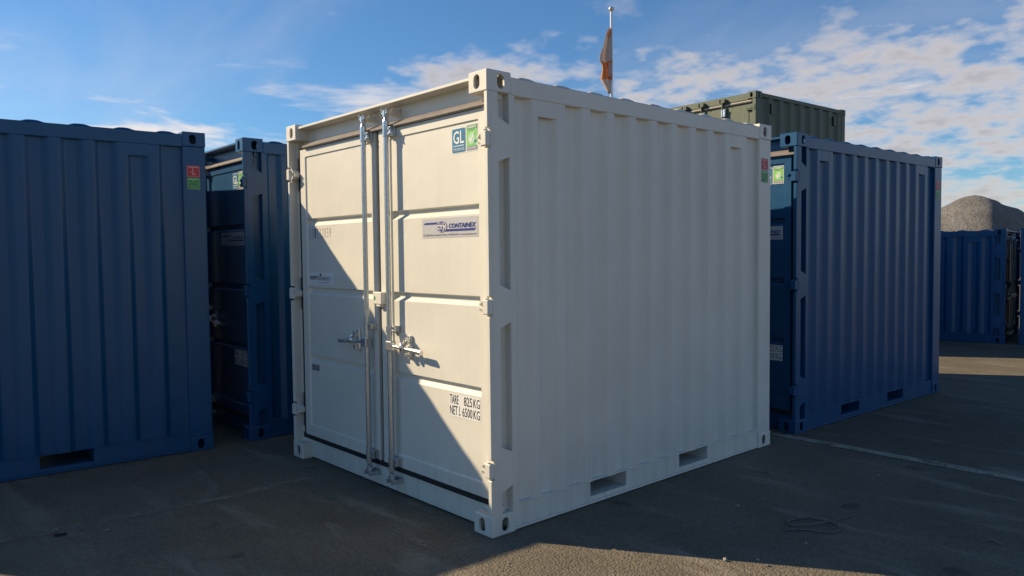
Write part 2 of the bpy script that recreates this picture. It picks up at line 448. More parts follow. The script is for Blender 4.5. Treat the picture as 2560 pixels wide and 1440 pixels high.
def build_parts(W, L, H, key):
    """meshes of the whole container in the box 0..W, 0..L, 0..H, door end at y=0; returns [(name, mesh_builder, materials, [sub parts])]"""
    parts = []; B = 'PAINT'; SX, SY, SZ = 0.162, 0.178, 0.118
    kx = W-2.438; kz = H-2.591                    # the smaller size is the same design, cut shorter
    # corner castings
    for top in (False, True):
        base = casting(SX, SY, SZ, top); z = H-SZ if top else 0
        for fx in (False, True):
            for fy in (False, True):
                parts.append(('corner_casting', moved(base, 0 if fx else W, L if fy else 0, z, fx, fy), [B], []))
    zb, zt = SZ-0.001, H-SZ+0.001
    HZ = [2.218+kz, 1.293+kz*0.5, 0.378]          # hinge heights
    # front posts: return flange, segmented front lip, side plate with deep pockets and hinge slots
    def front_post():
        mb = MB(); x1 = W-0.003; xl = W-0.034
        mb.cbox(xl, W-0.0065, 0.028, 0.085, zb, zt, 0.002)
        cuts = [zb] + [v for h in sorted(HZ) for v in (h-0.056, h+0.056)] + [zt]
        for a, b in zip(cuts[0::2], cuts[1::2]): mb.cbox(xl-0.001, x1, 0.004, 0.031, a, b, 0.004)
        xp = W-0.005; yc = [0.0295, 0.052, 0.066, 0.162, 0.172]
        for a, b in zip(yc[1:2]+yc[3:4], yc[2:3]+yc[4:5]):
            mb.quad((xp, a, zb), (xp, b, zb), (xp, b, zt), (xp, a, zt))
        slots = [(h-0.042, h+0.042) for h in sorted(HZ)]; z = zb
        for a, b in slots + [(zt, zt)]:
            mb.quad((xp, yc[0], z), (xp, yc[1], z), (xp, yc[1], a), (xp, yc[0], a)); z = b
        for a, b in slots:
            y0, y1, xd = yc[0], yc[1], xp-0.05
            mb.quad((xd, y0, a), (xd, y1, a), (xd, y1, b), (xd, y0, b)); mb.quad((xp, y1, a), (xp, y1, b), (xd, y1, b), (xd, y1, a))
            mb.quad((xp, y0, b), (xp, y0, a), (xd, y0, a), (xd, y0, b)); mb.quad((xp, y0, a), (xp, y1, a), (xd, y1, a), (xd, y0, a))
            mb.quad((xp, y0, b), (xd, y0, b), (xd, y1, b), (xp, y1, b))
        # pockets: (z low front, z low rear, z high front, z high rear)
        hs = sorted(HZ); pk = [(zb, zb, hs[0]-0.145, hs[0]-0.108)]
        for h0, h1 in zip(hs, hs[1:]): pk.append((h0+0.125, h0+0.086, h1-0.130, h1-0.094))
        pk.append((hs[-1]+0.132, hs[-1]+0.083, zt, zt))
        y0, y1, dp = yc[2], yc[3], 0.047; lo = (zb, zb)
        for a0, a1, b0, b1 in pk:
            if a0 > lo[0]+1e-6: mb.quad((xp, y0, lo[0]), (xp, y1, lo[1]), (xp, y1, a1), (xp, y0, a0))
            xd = xp-dp; s = 0.006
            mb.quad((xd, y0+s, a0), (xd, y1, a1), (xd, y1, b1), (xd, y0+s, b0))
            mb.quad((xp, y1, a1), (xp, y1, b1), (xd, y1, b1), (xd, y1, a1)); mb.quad((xp, y0, b0), (xp, y0, a0), (xd, y0+s, a0), (xd, y0+s, b0))
            mb.quad((xp, y0, a0), (xp, y1, a1), (xd, y1, a1), (xd, y0+s, a0)); mb.quad((xp, y0, b0), (xd, y0+s, b0), (xd, y1, b1), (xp, y1, b1))
            lo = (b0, b1)
        return mb
    fp = front_post()
    rp = MB().cbox(W-0.06, W-0.004, L-0.181, L-0.004, zb, zt, 0.006)
    for mb in (fp, fp.mirrored(W), rp, rp.mirrored(W)): parts.append(('corner_post', mb, [B], []))
    # side walls with trapezoid corrugations, a vent plate over the second groove from either end
    y_end = L-0.184; pitch = 0.2265; D = 0.034
    n = int(round((y_end-0.62)/pitch)); pitch = (y_end-0.165-0.616)/(n-0.95) if n > 1 else pitch
    starts = [0.209, 0.3895] + [0.616+pitch*i for i in range(n)]
    prof = [(0.168, 0.0)]
    for i, s in enumerate(starts):
        if i == 0: prof += [(s, 0), (s+.03, D), (s+.095, D), (s+.135, 0)]
        elif i == len(starts)-1: prof += [(s, 0), (s+.036, D), (y_end-0.01, D), (y_end+.004, D-0.004)]
        else: prof += [(s, 0), (s+.036, D), (s+.112, D), (s+.154, 0)]
    rail_b, rail_t = H-0.124, H-0.025
    zw = 0.150
    wall = corrugated(prof, zw-0.004, rail_b+0.01, W-0.008)
    vents = []
    for s in (starts[1], starts[-2]): vents.append(MB().cbox(W-0.024, W-0.0085, s-0.012, s+0.162, H-0.217, rail_b+0.004, 0.0025))
    parts.append(('side_wall', wall, [B], [('vent_cover', v, [B]) for v in vents]))
    parts.append(('side_wall', wall.mirrored(W), [B], [('vent_cover', v.mirrored(W), [B]) for v in vents]))
    rail = MB().cbox(W-0.055, W-0.0035, SY-0.001, L-SY+0.001, rail_b, rail_t, 0.004)
    for mb in (rail, rail.mirrored(W)): parts.append(('top_rail', mb, [B], []))
    # bottom rails: web with two fork pockets, flange at the foot
    fo = (0.826, 1.762) if L > 2.5 else (); fw_ = 0.35
    def brail():
        mb = MB(); xa, xb = W-0.060, W-0.014; cuts = [SY-0.001] + [v for f in fo for v in (f, f+fw_)] + [L-SY+0.001]
        for a, b in zip(cuts[0::2], cuts[1::2]): mb.cbox(xa, xb, a, b, 0.02, zw, 0.002)
        for f in fo: mb.cbox(xa, xb, f-0.0005, f+fw_+0.0005, 0.0205, 0.050, 0.002)
        mb.cbox(xa-0.02, W-0.004, SY-0.001, L-SY+0.001, 0.006, 0.0195, 0.003)
        mb.cbox(xa, W-0.006, SY, L-SY, zw-0.0015, zw+0.006, 0.002)
        return mb
    liners = []
    for f in fo:
        lb = MB(); x0, x1 = 0.0605, W-0.0605; z0, z1 = 0.045, zw-0.002
        lb.cbox(x0, x1, f-0.006, f-0.001, z0, z1, 0.001); lb.cbox(x0, x1, f+fw_+0.001, f+fw_+0.006, z0, z1, 0.001)
        for xs in ((x0, 0.62), (W-0.62, x1)): lb.cbox(xs[0], xs[1], f-0.001, f+fw_+0.001, z0, z0+0.005, 0.001)
        liners.append(lb)
    br = brail()
    parts.append(('bottom_rail', br, [B], [('fork_pocket', l, [B]) for l in liners])); parts.append(('bottom_rail', br.mirrored(W), [B], []))
    parts.append(('floor', MB().cbox(0.062, W-0.062, 0.11, L-0.05, zw+0.001, zw+0.03, 0.002), ['black_rubber'], []))
    # roof with cross ribs
    mb = MB(); nr = max(3, int(round((L-0.5)/0.285))); p = (L-0.6)/(nr-1); zr = H-0.0235
    xs = [0.008, 0.014, 0.026, 0.06, W-0.06, W-0.026, W-0.014, W-0.008]; hx = [0, 0.011, 0.017, 0.019, 0.019, 0.017, 0.011, 0]
    ys, hy = [0.11], [0.0]
    for i in range(nr):
        c = 0.302+p*i
        for t, h in ((-.078, 0), (-.055, .55), (-.034, .9), (0, 1), (.034, .9), (.055, .55), (.078, 0)): ys.append(c+t); hy.append(h)
    ys.append(L-0.03); hy.append(0)
    vs_ = [(x, y, zr+hxx*hyy) for y, hyy in zip(ys, hy) for x, hxx in zip(xs, hx)]; nx = len(xs)
    mb.add(vs_, [(j*nx+i, j*nx+i+1, (j+1)*nx+i+1, (j+1)*nx+i) for j in range(len(ys)-1) for i in range(nx-1)], 0, True)
    parts.append(('roof', mb, [B], []))
    # rear end wall and its rails
    mb = MB(); pr = [(0.05, 0.0)]; nn_ = int((W-0.2)/0.2265); x = 0.12
    for i in range(nn_): pr += [(x, 0), (x+.036, D), (x+.112, D), (x+.154, 0)]; x += (W-0.2)/nn_
    pr.append((W-0.05, 0)); m_ = len(pr)
    mb.add([(px, L-0.012-d, 0.12) for px, d in pr] + [(px, L-0.012-d, H-0.11) for px, d in pr], [(i+1, i, m_+i, m_+i+1) for i in range(m_-1)])
    parts.append(('end_wall', mb, [B], []))
    parts.append(('end_rail', MB().cbox(SX-0.001, W-SX+0.001, L-0.06, L-0.006, 0.012, 0.15, 0.003), [B], []))
    parts.append(('end_rail', MB().cbox(SX-0.001, W-SX+0.001, L-0.06, L-0.006, H-0.124, H-0.022, 0.003), [B], []))
    # header: projecting lip above a set-back face
    mb = MB(); mb.cbox(SX-0.001, W-SX+0.001, 0.016, 0.115, H-0.038, H-0.020, 0.0025)
    mb.cbox(SX-0.001, W-SX+0.001, 0.108, 0.14, H-0.150, H-0.037, 0.002); mb.cbox(0.036, SX, 0.109, 0.139, H-0.15, H-0.117, 0.002); mb.cbox(W-SX, W-0.036, 0.109, 0.139, H-0.15, H-0.117, 0.002)
    rods = (1.129, 1.408) if W > 2.2 else (0.90, 1.15)
    kps = []
    for rx in rods:
        kb = MB(); kb.cbox(rx-0.030, rx+0.034, 0.096, 0.1085, H-0.108, H-0.055, 0.003)
        for dx in (-0.027, 0.018): kb.cbox(rx+dx, rx+dx+0.010, 0.040, 0.097, H-0.104, H-0.066, 0.004)
        kps.append(('cam_keeper', kb, [B]))
    parts.append(('header', mb, [B], kps))
    mb = MB().cbox(SX-0.001, W-SX+0.001, 0.075, 0.13, 0.010, 0.150, 0.004); mb.cbox(0.036, SX, 0.076, 0.13, 0.117, 0.150, 0.002); mb.cbox(W-SX, W-0.036, 0.076, 0.13, 0.117, 0.150, 0.002)
    kps = []
    for rx in rods:
        kb = MB()
        for dx in (-0.040, 0.020): kb.cbox(rx+dx, rx+dx+0.020, -0.014, 0.0755, 0.084, 0.118, 0.006)
        kps.append(('cam_keeper', kb, ['galvanised']))
    parts.append(('sill', mb, [B], kps))
    # doors
    seamL, seamR = (1.211, 1.252) if W > 2.2 else (W/2-0.02, W/2+0.02)
    d0, d1 = 0.190, H-0.190
    frac = [(1.871+kz*0.72, 1.820+kz*0.72), (1.345+kz*0.5, 1.293+kz*0.5), (0.821+kz*0.2, 0.772+kz*0.2)]
    ptop, pbot = H-0.247, 0.268
    def leaf(x0, x1, p0, p1):
        mb = MB(); bv = 0.010
        zs = [(d0, None), (pbot, None), (pbot+0.012, PANEL_Y)]
        for a, b in reversed(frac): zs += [(b-0.006, PANEL_Y), (b+0.018, GROOVE_Y), (a-0.008, GROOVE_Y), (a, PANEL_Y)]
        zs += [(ptop-0.007, PANEL_Y), (ptop, None), (d1, None)]
        xs = [x0, p0, p0+bv, p1-bv, p1, x1]
        vs_ = [(x, DOOR_Y if (i in (0, 1, 4, 5) or d is None) else d, z) for z, d in zs for i, x in enumerate(xs)]
        mb.add(vs_, [(j*6+i, j*6+i+1, (j+1)*6+i+1, (j+1)*6+i) for j in range(len(zs)-1) for i in range(5)])
        e = 0.05; A = [(x0, DOOR_Y, d0), (x1, DOOR_Y, d0), (x1, DOOR_Y, d1), (x0, DOOR_Y, d1)]; Bk = [(x, y+e, z) for x, y, z in A]
        for i in range(4): j = (i+1) % 4; mb.quad(A[j], A[i], Bk[i], Bk[j])
        return mb
    def hinge(z):
        mb = MB(); y0 = DOOR_Y+0.004
        poly = [(W-0.098, z-0.018), (W-0.076, z-0.036), (W-0.050, z-0.036), (W-0.050, z+0.036), (W-0.076, z+0.030), (W-0.098, z+0.010)]
        mb.prism(poly, 1, y0, 0.020)
        mb.prism([(W-0.096, z+0.004), (W-0.074, z+0.024), (W-0.052, z+0.024), (W-0.052, z+0.036), (W-0.076, z+0.036), (W-0.100, z+0.014)], 1, 0.0205, 0.004)
        mb.prism([(W-0.100, z-0.020), (W-0.076, z-0.040), (W-0.052, z-0.040), (W-0.052, z-0.030), (W-0.076, z-0.030), (W-0.094, z-0.014)], 1, 0.0205, 0.002)
        mb.cbox(W-0.054, W-0.0045, -0.008, 0.0285, z-0.043, z+0.040, 0.005)
        mb.tube((W-0.068, 0.021, z), (W-0.068, 0.015, z), 0.008, 10)
        mb.tube((W-0.026, 0.004, z+0.039), (W-0.026, 0.004, z+0.047), 0.011, 10)
        return mb
    hs = [hinge(z) for z in HZ]
    pL = (0.197, seamL-0.061) if W > 2.2 else (0.19, seamL-0.06); pR = (seamR+0.130, W-0.146)
    parts.append(('door', leaf(0.118, seamL, *pL), [B], [('hinge', h.mirrored(W), [B]) for h in hs]))
    parts.append(('door', leaf(seamR, W-0.086, *pR), [B], [('hinge', h, [B]) for h in hs]))
    # rubber seals
    g = MB(); y = 0.078
    g.cbox(0.036, 0.175, y, y+0.02, 0.1945, H-0.18, 0.002); g.cbox(W-0.175, W-0.036, y, y+0.02, 0.1945, H-0.18, 0.002)
    g.cbox(0.060, W-0.060, 0.060, 0.0775, 0.1505, 0.194, 0.004); g.cbox(seamL-0.02, seamR+0.02, y-0.002, y+0.018, 0.197, H-0.205, 0.002)
    g.tube((seamR+0.006, 0.066, 0.19), (seamR+0.006, 0.066, H-0.2), 0.011, 8)
    g.cbox(0.036, W-0.036, 0.086, 0.107, H-0.205, H-0.17, 0.002)
    parts.append(('door_seal', g, ['black_rubber'], []))
    g = MB()
    for a, b in ((0.20, seamL+0.03), (seamL+0.033, W-0.05)):
        g.prism([(0.104, H-0.130), (0.112, H-0.138), (0.100, H-0.172), (0.046, H-0.189), (0.030, H-0.181), (0.030, H-0.172), (0.062, H-0.150)], 0, a, b)
    parts.append(('header_seal', g, ['grey_rubber'], []))
    # bridge plate over the seam with its green dot
    zq = 1.297+kz*0.5; g = MB(); g.cbox(seamL-0.012, seamR+0.052, 0.020, DOOR_Y+0.002, zq-0.040, zq+0.042, 0.004); g.cbox(seamL+0.02, seamR+0.03, 0.024, DOOR_Y, zq-0.056, zq-0.041, 0.003, 0)
    dc = Decal('door', (seamL+0.012, 0.020, zq), 0.0006); dm = MB(); dc.disc(dm, 0, 0, 0.010, 0.014, 0, 0)
    parts.append(('seam_plate', g, [B], [('dot', dm, ['sign_green'])]))
    # lock rods
    RY = 0.013; hz = 0.992+kz*0.35
    for q, rx in enumerate(rods):
        sgn = -1 if q == 0 else 1
        rod = MB().tube((rx, RY, 0.20), (rx, RY, H-0.16), 0.0175, 18)
        subs = []
        for zc, hgt in ((H-0.212, 0.062), (1.103+kz*0.4, 0.042), (0.228, 0.060)):
            k_ = MB().tube((rx, RY, zc-hgt/2), (rx, RY, zc+hgt/2), 0.0225, 16)
            k_.cbox(rx-0.006, rx+0.056, 0.010, 0.036, zc-hgt*.46, zc+hgt*.46, 0.003); k_.cbox(rx-0.026, rx+0.060, 0.036, DOOR_Y+0.002, zc-hgt*.5, zc+hgt*.5, 0.003)
            for dz in (-.28, .28): k_.tube((rx+0.042, 0.011, zc+dz*hgt), (rx+0.042, 0.002, zc+dz*hgt), 0.0075, 8)
            k_.tube((rx-0.020, RY-0.004, zc), (rx-0.026, RY-0.004, zc), 0.005, 6)
            subs.append(('bracket', k_, ['galvanised']))
        for zc, s in ((H-0.150, 1), (0.172, -1)):
            k_ = MB().tube((rx, RY, zc-s*0.034), (rx, RY, zc+s*0.004), 0.0225, 14).tube((rx, RY, zc+s*0.004), (rx, RY, zc+s*0.030), 0.0195, 14, 0.011)
            k_.cbox(rx-0.012, rx+0.012, RY-0.018, RY+0.022, min(zc+s*0.026, zc+s*0.075), max(zc+s*0.026, zc+s*0.075), 0.005)
            k_.cbox(rx-0.034, rx+0.030, RY-0.012, RY+0.006, min(zc+s*0.046, zc+s*0.066), max(zc+s*0.046, zc+s*0.066), 0.006)
            k_.tube((rx-0.030, RY-0.004, zc+s*0.052), (rx-0.030, RY-0.010, zc+s*0.088), 0.009, 8)
            k_.tube((rx+0.026, RY-0.004, zc+s*0.052), (rx+0.022, RY-0.010, zc+s*0.082), 0.008, 8)
            subs.append(('cam', k_, ['galvanised_bright']))
        h = MB(); X = lambda t: rx+sgn*t
        def bx(t0, t1, y0, y1, z0, z1, c=0.003): h.cbox(min(X(t0), X(t1)), max(X(t0), X(t1)), y0, y1, z0, z1, c)
        bx(-0.018, 0.050, RY-0.024, RY+0.020, hz-0.030, hz+0.034, 0.006)
        h.tube((X(0.03), RY-0.006, hz+0.004), (X(0.20), RY-0.010, hz-0.002), 0.0105, 10, 0.012)
        h.tube((X(0.19), RY-0.010, hz-0.002), (X(0.270), RY-0.008, hz-0.008), 0.012, 10, 0.014)
        h.tube((X(0.262), RY-0.008, hz-0.007), (X(0.365), RY-0.008, hz-0.013), 0.0160, 12)
        subs.append(('handle', h, ['galvanised_bright']))
        t = MB(); lx = X(0.178)
        t.cbox(lx-0.020, lx+0.020, 0.044, PANEL_Y+0.001, hz-0.072, hz+0.082, 0.010)
        t.cbox(lx-0.012, lx+0.012, 0.018, 0.046, hz-0.066, hz-0.020, 0.005); t.cbox(lx-0.012, lx+0.012, 0.018, 0.046, hz+0.022, hz+0.062, 0.006)
        t.path([(lx-sgn*0.004, -0.012, hz-0.010), (lx-sgn*0.004, -0.016, hz+0.010), (lx, -0.012, hz+0.028), (lx, 0.010, hz+0.040)], 0.0145, 8)
        t.tube((lx, 0.03, hz+0.052), (lx, 0.012, hz+0.052), 0.013, 12); t.tube((lx, 0.02, hz-0.044), (lx, 0.012, hz-0.044), 0.011, 12)
        subs.append(('latch', t, ['galvanised_bright']))
        parts.append(('lock_rod', rod, ['galvanised'], subs))
    # ---- stickers
    Wk, Hk = W-2.438, H-2.591
    def door_sticker(x, z, draw, mats, lettering):
        dc = Decal('door', (x, PANEL_Y, z), 0.0012); mb = MB(); draw(dc, mb); subs = []
        for fn, mt in lettering: lm = MB(); fn(dc, lm); subs.append(('lettering', lm, [mt]))
        parts.append(('sticker', mb, mats, subs))
    zt_ = kz
    door_sticker(2.044+Wk, 2.176+zt_, lambda d, m: (d.rrect(m, -.004, -.004, .127, .142, .010, 0, 1), d.rrect(m, 0, 0, .123, .138, .009, 1, 0), d.rect(m, .012, .036, .112, .0405, 2, 1)),
                 ['petrol_print', 'white_print'], [(lambda d, m: d.text(m, 'GL', .012, .050, .112, .124, 2, 0, 0.012), 'white_print'), (lambda d, m: d.text(m, 'TYPE APPROVED', .010, .010, .113, .026, 2, 0), 'white_print')])
    def gr(d, m):
        d.rect(m, -.003, -.003, .098, .151, 0, 1); d.rect(m, 0.002, 0.026, .093, .146, 1, 0); d.rect(m, 0.002, 0.002, .093, .026, 1, 2); d.rect(m, .002, .122, .093, .146, 2, 4)
        d.disc(m, .078, .050, .009, .009, 2, 3); d.disc(m, .046, .068, .030, .034, 2, 5)
        d.poly(m, [(.020, .072), (.031, .060), (.037, .044), (.043, .048), (.074, .104), (.070, .105), (.039, .062), (.030, .076)], 3, 1)
        d.rect(m, .016, .1135, .070, .1175, 2, 2)
    door_sticker(2.180+Wk, 2.175+zt_, gr, ['green_print', 'white_print', 'grey_label', 'petrol_print', 'dark_green_print', 'pale_green_print'],
                 [(lambda d, m: d.text(m, 'GREEN', .010, .127, .086, .141, 3, 0, 0.02), 'white_print'), (lambda d, m: d.text(m, 'CONTAINER', .008, .008, .088, .020, 3, 0, 0.015), 'white_print')])
    cz = 1.685+kz*0.65
    def ctx(d, m):
        d.rect(m, 0, 0, .546, .118, 0, 0); d.poly(m, [(.012, .082), (.165, .082), (.172, .094), (.034, .094)], 1, 1)
        d.poly(m, [(.215, .036), (.512, .036), (.530, .050), (.250, .050)], 1, 1); d.disc(m, .200, .066, .056, .034, 2, 1)
    def ctxw(d, m):
        d.text(m, 'CTX', .148, .052, .252, .078, 4, 0, 0.03)
        for i in range(24):          # globe lines
            for cu, ru in ((.200, .028), (.200, .052)):
                a, b = 2*math.pi*i/24, 2*math.pi*(i+1)/24
                d.poly(m, [(cu+ru*math.cos(a), .066+.033*math.sin(a)), (cu+(ru-.0035)*math.cos(a), .066+.0315*math.sin(a)), (cu+(ru-.0035)*math.cos(b), .066+.0315*math.sin(b)), (cu+ru*math.cos(b), .066+.033*math.sin(b))], 3, 0)
        d.rect(m, .146, .0650, .254, .0668, 3, 0); d.rect(m, .160, .0838, .240, .0854, 3, 0); d.rect(m, .160, .0466, .240, .0482, 3, 0)
    door_sticker((1.727 if W > 2.2 else 1.30), cz, ctx, ['silver_print', 'navy_print'],
                 [(ctxw, 'white_print'), (lambda d, m: d.text(m, 'CONTAINEX', .272, .0555, .530, .0835, 2, 0, 0.03, 0.25), 'navy_print'),
                  (lambda d, m: d.text(m, 'AT-2355 Wiener Neudorf • Phone: +43 2236 601-0 • www.containex.com', .012, .012, .532, .0235, 2, 0, 0.008), 'black_print')])
    if W > 2.2:
        def tare(d, m):
            d.rect(m, 0, 0, .298, .136, 0, 0)
        def tarew(d, m):
            d.text(m, 'TARE', .008, .076, .092, .130, 1, 0, 0.002); d.text(m, '825', .144, .076, .220, .130, 1, 0, 0.002); d.text(m, 'KG', .232, .076, .290, .130, 1, 0, 0.002)
            d.text(m, 'NET', .008, .010, .082, .064, 1, 0, 0.002); d.text(m, '6500', .128, .010, .221, .064, 1, 0, 0.002); d.text(m, 'KG', .232, .010, .290, .064, 1, 0, 0.002)
            d.rect(m, .0985, .030, .1025, .066, 1, 0); d.poly(m, [(.092, .022), (.097, .012), (.105, .010), (.110, .018), (.106, .022), (.101, .018), (.097, .024)], 1, 0)
        door_sticker(1.977, 0.617, tare, ['white_print'], [(tarew, 'black_print')])
        door_sticker(0.212, 1.366, lambda d, m: d.rect(m, 0, 0, .388, .096, 0, 0), ['white_print'],
                     [(lambda d, m: (d.text(m, 'KONTTI', .018, .038, .140, .066, 1, 0, 0.04), d.text(m, 'VUOKRAUS', .142, .034, .330, .062, 1, 0, 0.002), d.text(m, 'OY', .336, .048, .362, .058, 1, 0),
                                     d.poly(m, [(.168, .064), (.173, .082), (.182, .090), (.190, .080), (.198, .072), (.186, .066)], 1, 0)), 'black_print'),
                      (lambda d, m: d.text(m, 'www.konttivuokraus.fi', .150, .014, .318, .0235, 1, 0), 'petrol_print')])
        st = MB(); dc = Decal('door', (0.236, PANEL_Y, 1.718), 0.0008)
        for i, ch in enumerate('001732059'): dc.text(st, ch, i*.0385, 0, i*.0385+.020, .072, 0, 0, -0.02)
        parts.append(('stamped_number', st, ['dark_stamp'], []))
        st = MB(); dc = Decal('door', (0.225, PANEL_Y, 0.704), 0.0008); dc.rect(st, 0, 0, .120, .046, 0, 0); parts.append(('label', st, ['grey_label'], []))
    # red and green sign on the rear right post (and on the left one)
    dc = Decal('side', (W-0.004, L-0.150, H-0.460), 0.0012); rm = MB(); gm = MB(); rl = MB(); gl = MB()
    dc.rrect(rm, 0, .098, .100, .190, .004, 0, 0)
    dc.rrect(gm, 0, 0, .100, .094, .004, 0, 0)
    for v0 in (.003, .101):
        t_ = rl if v0 > .05 else gl
        for a in ((.003, v0, .0055, v0+.085), (.0945, v0, .097, v0+.085), (.003, v0, .097, v0+.0025), (.003, v0+.083, .097, v0+.0855), (.012, v0+.073, .086, v0+.079)): dc.rect(t_, *a, 1, 0)
    dc.rect(rl, .042, .142, .048, .170, 1, 0); dc.poly(rl, [(.028, .140), (.052, .142), (.050, .136), (.030, .135)], 1, 0)
    dc.poly(rl, [(.050, .136), (.070, .118), (.064, .114), (.046, .130)], 1, 0); dc.poly(rl, [(.044, .132), (.050, .112), (.044, .112), (.040, .130)], 1, 0)
    dc.poly(gl, [(.018, .022), (.040, .030), (.030, .018), (.072, .014), (.080, .020), (.050, .024)], 1, 0); dc.rect(gl, .018, .026, .020, .060, 1, 0); dc.rect(gl, .078, .026, .080, .060, 1, 0); dc.poly(gl, [(.044, .062), (.058, .082), (.062, .078), (.050, .062)], 1, 0)
    parts.append(('sign', rm, ['sign_red'], [('lettering', rl, ['pink_print'])])); parts.append(('sign', gm, ['sign_green'], [('lettering', gl, ['pale_green_print'])]))
    return parts


PART_CACHE = {}; MESH_CACHE = {}


def put_container(name, size, paint_name, corner, rz, label, group=None, z=0.0, builder=build_parts, skip=()):
    """corner = world place of the right front bottom corner; rz = turn about the vertical"""
    W, L, H = size
    if size not in PART_CACHE: PART_CACHE[size] = builder(W, L, H, name)
    e = bpy.data.objects.new(name, None); C.objects.link(e); e.empty_display_size = 0.3
    c, s = math.cos(rz), math.sin(rz); dx, dy = -W/2, L/2
    e.location = (corner[0]+c*dx-s*dy, corner[1]+s*dx+c*dy, z); e.rotation_euler = (0, 0, rz)
    tag(e, label, 'container', group)
    def me(nm, mb, mats, key):
        key = (size, paint_name, key)
        if key not in MESH_CACHE: MESH_CACHE[key] = mb.mesh(nm, [paint_name if t == 'PAINT' else t for t in mats])
        return MESH_CACHE[key]
    for i, (nm, mb, mats, subs) in enumerate(PART_CACHE[size]):
        if nm in skip: continue
        o = link(nm, me(nm, mb, mats, i), e, (-W/2, -L/2, 0))
        for j, (sn, sm, smats) in enumerate(subs): link(sn, me(sn, sm, smats, (i, j)), o)
    return e


# ------------------------------------------------------------------ setting
g = MB(); g.quad((-900, -900, 0), (900, -900, 0), (900, 900, 0), (-900, 900, 0))
struct(link('ground', g.mesh('ground', ['asphalt'])))
g = MB(); g.quad((-9.0, 3.30, 0.004), (9.0, 3.27, 0.004), (9.0, 3.385, 0.004), (-9.0, 3.415, 0.004)); struct(link('painted_line', g.mesh('painted_line', ['worn_white_paint'])))
g = MB(); pts = [(0.639, -0.15), (0.676, -0.67), (0.654, -1.005), (0.617, -1.458), (0.582, -1.713), (0.559, -2.032), (0.53, -2.6), (0.50, -4.0)]
for (x0, y0), (x1, y1) in zip(pts, pts[1:]): g.quad((x0-.035, y0, 0.004), (x1-.035, y1, 0.004), (x1+.045, y1, 0.004), (x0+.045, y0, 0.004))
struct(link('faded_line', g.mesh('faded_line', ['faded_line_paint'])))
g = MB(); g.quad((0.72, -0.30, 0.004), (2.3, -0.36, 0.004), (2.3, -0.30, 0.004), (0.72, -0.23, 0.004)); struct(link('faded_line', g.mesh('faded_line', ['chalky_dust'])))
g = MB(); g.quad((3.235, 0.55, 0.004), (3.25, 0.55, 0.004), (3.20, 1.5, 0.004), (3.185, 1.5, 0.004)); struct(link('chalk_mark', g.mesh('chalk_mark', ['chalky_dust'])))

# ------------------------------------------------------------------ containers
BIG = (2.438, 2.991, 2.591); SMALL = (1.98, 1.97, 1.91)
put_container('shipping_container', BIG, 'cream_paint', (2.438, 0.0), 0.0, 'cream white steel container in the middle, its double doors half in sunlight', None)
YL = -0.0599
put_container('shipping_container', BIG, 'blue_paint', (-0.6697+2.991*math.sin(YL), -0.3793-2.991*math.cos(YL)), YL, 'large blue container cut by the left edge, corrugated side towards us', 'blue containers')
put_container('shipping_container', BIG, 'blue_paint', (-0.6865, -0.0627), -0.012, 'blue container in the narrow gap behind the cream one, half hidden', 'blue containers')
put_container('shipping_container', BIG, 'blue_paint', (2.4199, 3.4424), -0.0427, 'blue container behind the cream one on the right, door tops lit bright blue', 'blue containers')
TB = math.radians(90+8.5); ux, uy = math.cos(TB), math.sin(TB)
put_container('shipping_container', SMALL, 'blue_paint', (1.745+1.98*ux, 11.745+1.98*uy), TB, 'small low blue container in the background below the gravel heap', 'small blue containers')
put_container('shipping_container', SMALL, 'blue_paint', (1.94+1.97*uy+1.98*ux, 11.775-1.97*ux+1.98*uy), TB, 'small blue container at the right edge, only a sliver in view', 'small blue containers')


